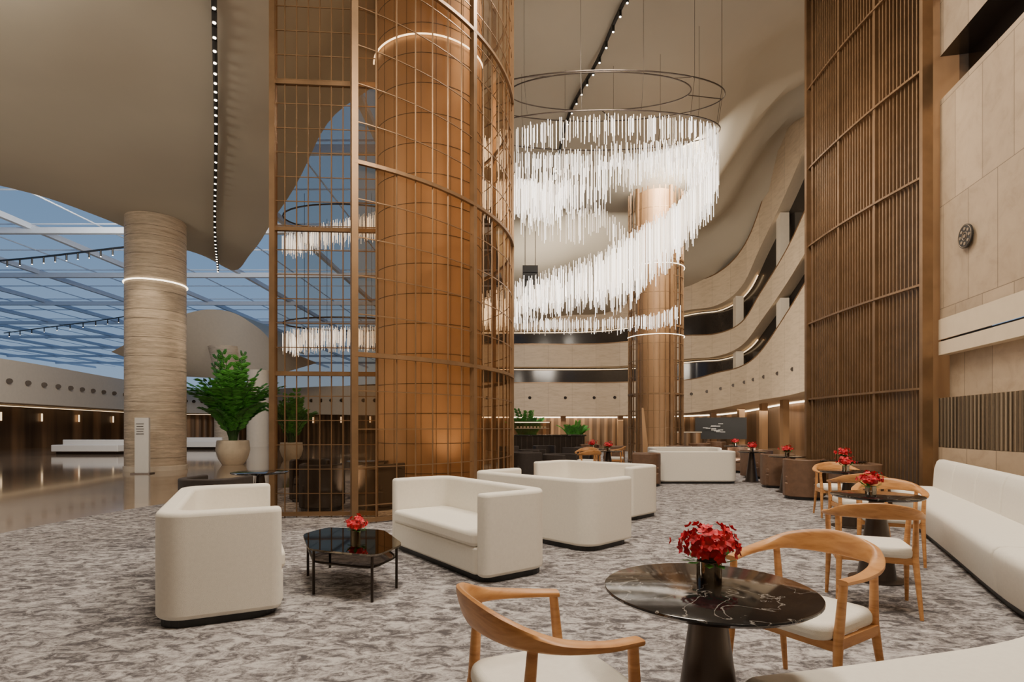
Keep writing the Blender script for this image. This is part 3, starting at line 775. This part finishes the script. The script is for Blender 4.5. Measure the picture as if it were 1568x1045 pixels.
# bar counter with glass display
e = empty("bar_counter", (1.2, 19.5, .008))
mb = MB(); mb.box((0, 0, .5), (2.6, .8, 1.0), M_DARK); mb.box((0, 0, 1.02), (2.7, .9, .05), M_BMARB)
for k in range(14): mb.box((-1.25+k*.19, -.41, .5), (.03, .03, .95), M_PED)
mb.build("counter", e)
mb = MB(); mb.box((-.5, 0, 1.28), (1.3, .6, .44), M_GLASS); mb.box((-.5, 0, 1.26), (1.2, .5, .02), M_SIGN); mb.box((-.5, 0, 1.49), (1.32, .62, .02), M_BRONZE)
for k in range(9): mb.box((-1.0+k*.12, 0, 1.30), (.07, .25, .06), M_STRUCT)
for sx in (-1.14, .14):
    for sy in (-.29, .29): mb.box((sx, sy, 1.28), (.025, .025, .46), M_BRONZE)
mb.tube([(-1.1, -.25, 1.47), (.1, -.25, 1.47)], .012, M_LED, 4)
mb.build("display_case", e)
mb = MB(); mb.add([(4.0, 16.9, 0.01), (4.22, 16.9, 0.01), (4.22, 17.1, 0.01), (4.0, 17.1, 0.01), (3.96, 16.95, 1.9), (4.02, 16.95, 1.9), (4.02, 17.0, 1.9), (3.96, 17.0, 1.9)],
   [(0, 3, 2, 1), (4, 5, 6, 7), (0, 1, 5, 4), (1, 2, 6, 5), (2, 3, 7, 6), (3, 0, 4, 7)], M_CORE); mb.build("sculpture_blade")
mb = MB(); hx, hy = .72, 22.0
for k in range(6): mb.box((hx, hy-.02*k, 7.55-k*.3), (.6, .35, .27), M_BLACK)
for sx in (-.2, .2): mb.cyl((hx+sx, hy, 7.6), (hx+sx, hy, zc(hx, hy)), .012, .012, M_DARK, 5)
mb.build("hanging_speaker")
mb = MB(); mb.box((13.0, 34.6, 1.25), (3.0, .12, 1.35), M_BLACK, -.35)
for k in range(24):
    a = k/24*2*pi; mb.box((12.97+1.0*cos(a)*random.uniform(.2, 1), 34.50, 1.25+.3*sin(a)*random.uniform(.3, 1)), (.28, .03, .05), M_SIGN, -.35)
mb.build("wall_art_panel")
mb = MB(); mb.box((9.0, 32, .5), (3.5, .8, 1.0), M_SLATX); mb.box((9.0, 32, 1.03), (3.6, .9, .06), M_TRAVX); mb.build("reception_desk")

# ------------------------------------------------------------------ lights
WC = (1, .87, .71)
def area(name, loc, tgt, sx, sy, p, c=WC):
    l = bpy.data.lights.new(name, 'AREA'); l.shape = 'RECTANGLE'; l.size = sx; l.size_y = sy; l.energy = p; l.color = c
    o = bpy.data.objects.new(name, l); COL.objects.link(o); o.location = loc
    o.rotation_euler = (Vector(tgt)-Vector(loc)).to_track_quat('-Z', 'Y').to_euler(); return o
def spot(name, loc, tgt, p, ang=60, c=(1, .80, .58), r=.15, bl=.6):
    l = bpy.data.lights.new(name, 'SPOT'); l.energy = p; l.color = c; l.spot_size = radians(ang); l.spot_blend = bl; l.shadow_soft_size = r
    o = bpy.data.objects.new(name, l); COL.objects.link(o); o.location = loc
    o.rotation_euler = (Vector(tgt)-Vector(loc)).to_track_quat('-Z', 'Y').to_euler(); return o
area("fill_panel", (-.7, 3.0, 8.4), (-1.6, 5, 0), 1.4, 1.4, 430)
area("fill_panel", (3.0, 3.0, 8.2), (2.2, 4.5, 0), 1.4, 1.4, 390)
area("fill_panel", (2.0, 9.5, 10.3), (2.5, 11, 0), 2, 2, 580)
area("fill_panel", (-7, 6, 7.3), (-9, 13, 0), 2, 2, 320)
area("fill_panel", (6, 18, 10), (10, 26, 3), 3, 3, 1150)  # added fill for the balconies, back turned to the camera
area("fill_panel", (2, 22, 7.2), (6, 36, 3), 4, 2, 800)  # added fill for the far atrium, not a fixture
area("fill_panel", (-14, 20, 9), (-22, 36, 2), 5, 3, 1150)  # added fill for the left hall, hung below the open skylight
area("fill_panel", (10.5, 25, 1.9), (12, 32, 2), 2, 1, 60)  # added low fill aimed sideways into the far lounge
area("fill_panel", (4, 38.6, 1.95), (4, 39.2, 0), 8, 1, 110)
area("fill_panel", (15, 34, 2.4), (15, 34.2, 0), 2, 4, 110)
spot("accent_spot", (-2.6, 8.6, .3), (-1.5, 10.3, 4.5), 150, 80)
spot("accent_spot", (-.7, 8.9, .3), (-1.4, 10.3, 4.5), 110, 80)
spot("accent_spot", (.6, 3.5, 8.6), (-1.55, 10.2, 2.5), 420, 45)
spot("accent_spot", (4.2, 9.0, 9.5), (6.4, 9.8, 3.5), 560, 60)
spot("accent_spot", (3.6, 4.5, 8.5), (6.2, 7.0, 4), 280, 70)
spot("accent_spot", (-10.2, 14.6, 7.2), (-10.9, 17, 1), 300, 50)
spot("accent_spot", (-8.8, 15.0, 7.0), (-9.75, 19.4, 1.5), 800, 35)
spot("accent_spot", (5.0, 17.5, 9), (5.3, 20.5, 3), 150, 60)
area("ceiling_fill", (0, -2.5, 2.2), (0, .5, 12), 2, 2, 130)  # added fill behind the camera to brighten the ceiling
area("ceiling_fill", (7, 15, .6), (6, 18, 12), 2, 2, 170)  # added upward fill for the far ceiling, no fixture here
area("ceiling_fill", (-12, 5, 1.0), (-9, 9, 8), 3, 3, 330)  # added out of view to lift the left ceiling

# world: dusk sky
wd = bpy.data.worlds.new("dusk"); SC.world = wd; wd.use_nodes = True; t = wd.node_tree
bg = t.nodes["Background"]; tc = t.nodes.new("ShaderNodeTexCoord"); sp = t.nodes.new("ShaderNodeSeparateXYZ")
rr = ramp(t, [(0, (.36, .49, .68)), (.25, (.22, .36, .58)), (.7, (.10, .18, .34))])
L(t, tc.outputs["Generated"], sp.inputs[0]); L(t, sp.outputs["Z"], rr.inputs["Fac"]); L(t, rr.outputs["Color"], bg.inputs["Color"])
bg.inputs["Strength"].default_value = .85

# camera
cam = bpy.data.cameras.new("camera"); co = bpy.data.objects.new("camera", cam); COL.objects.link(co)
co.location = (0, 0, 1.3); co.rotation_euler = (pi/2, 0, 0)
cam.sensor_width = 36; cam.lens = 850/1568*36; cam.shift_y = (655-522.5)/1568; cam.clip_end = 300; cam.clip_start = .05
SC.camera = co
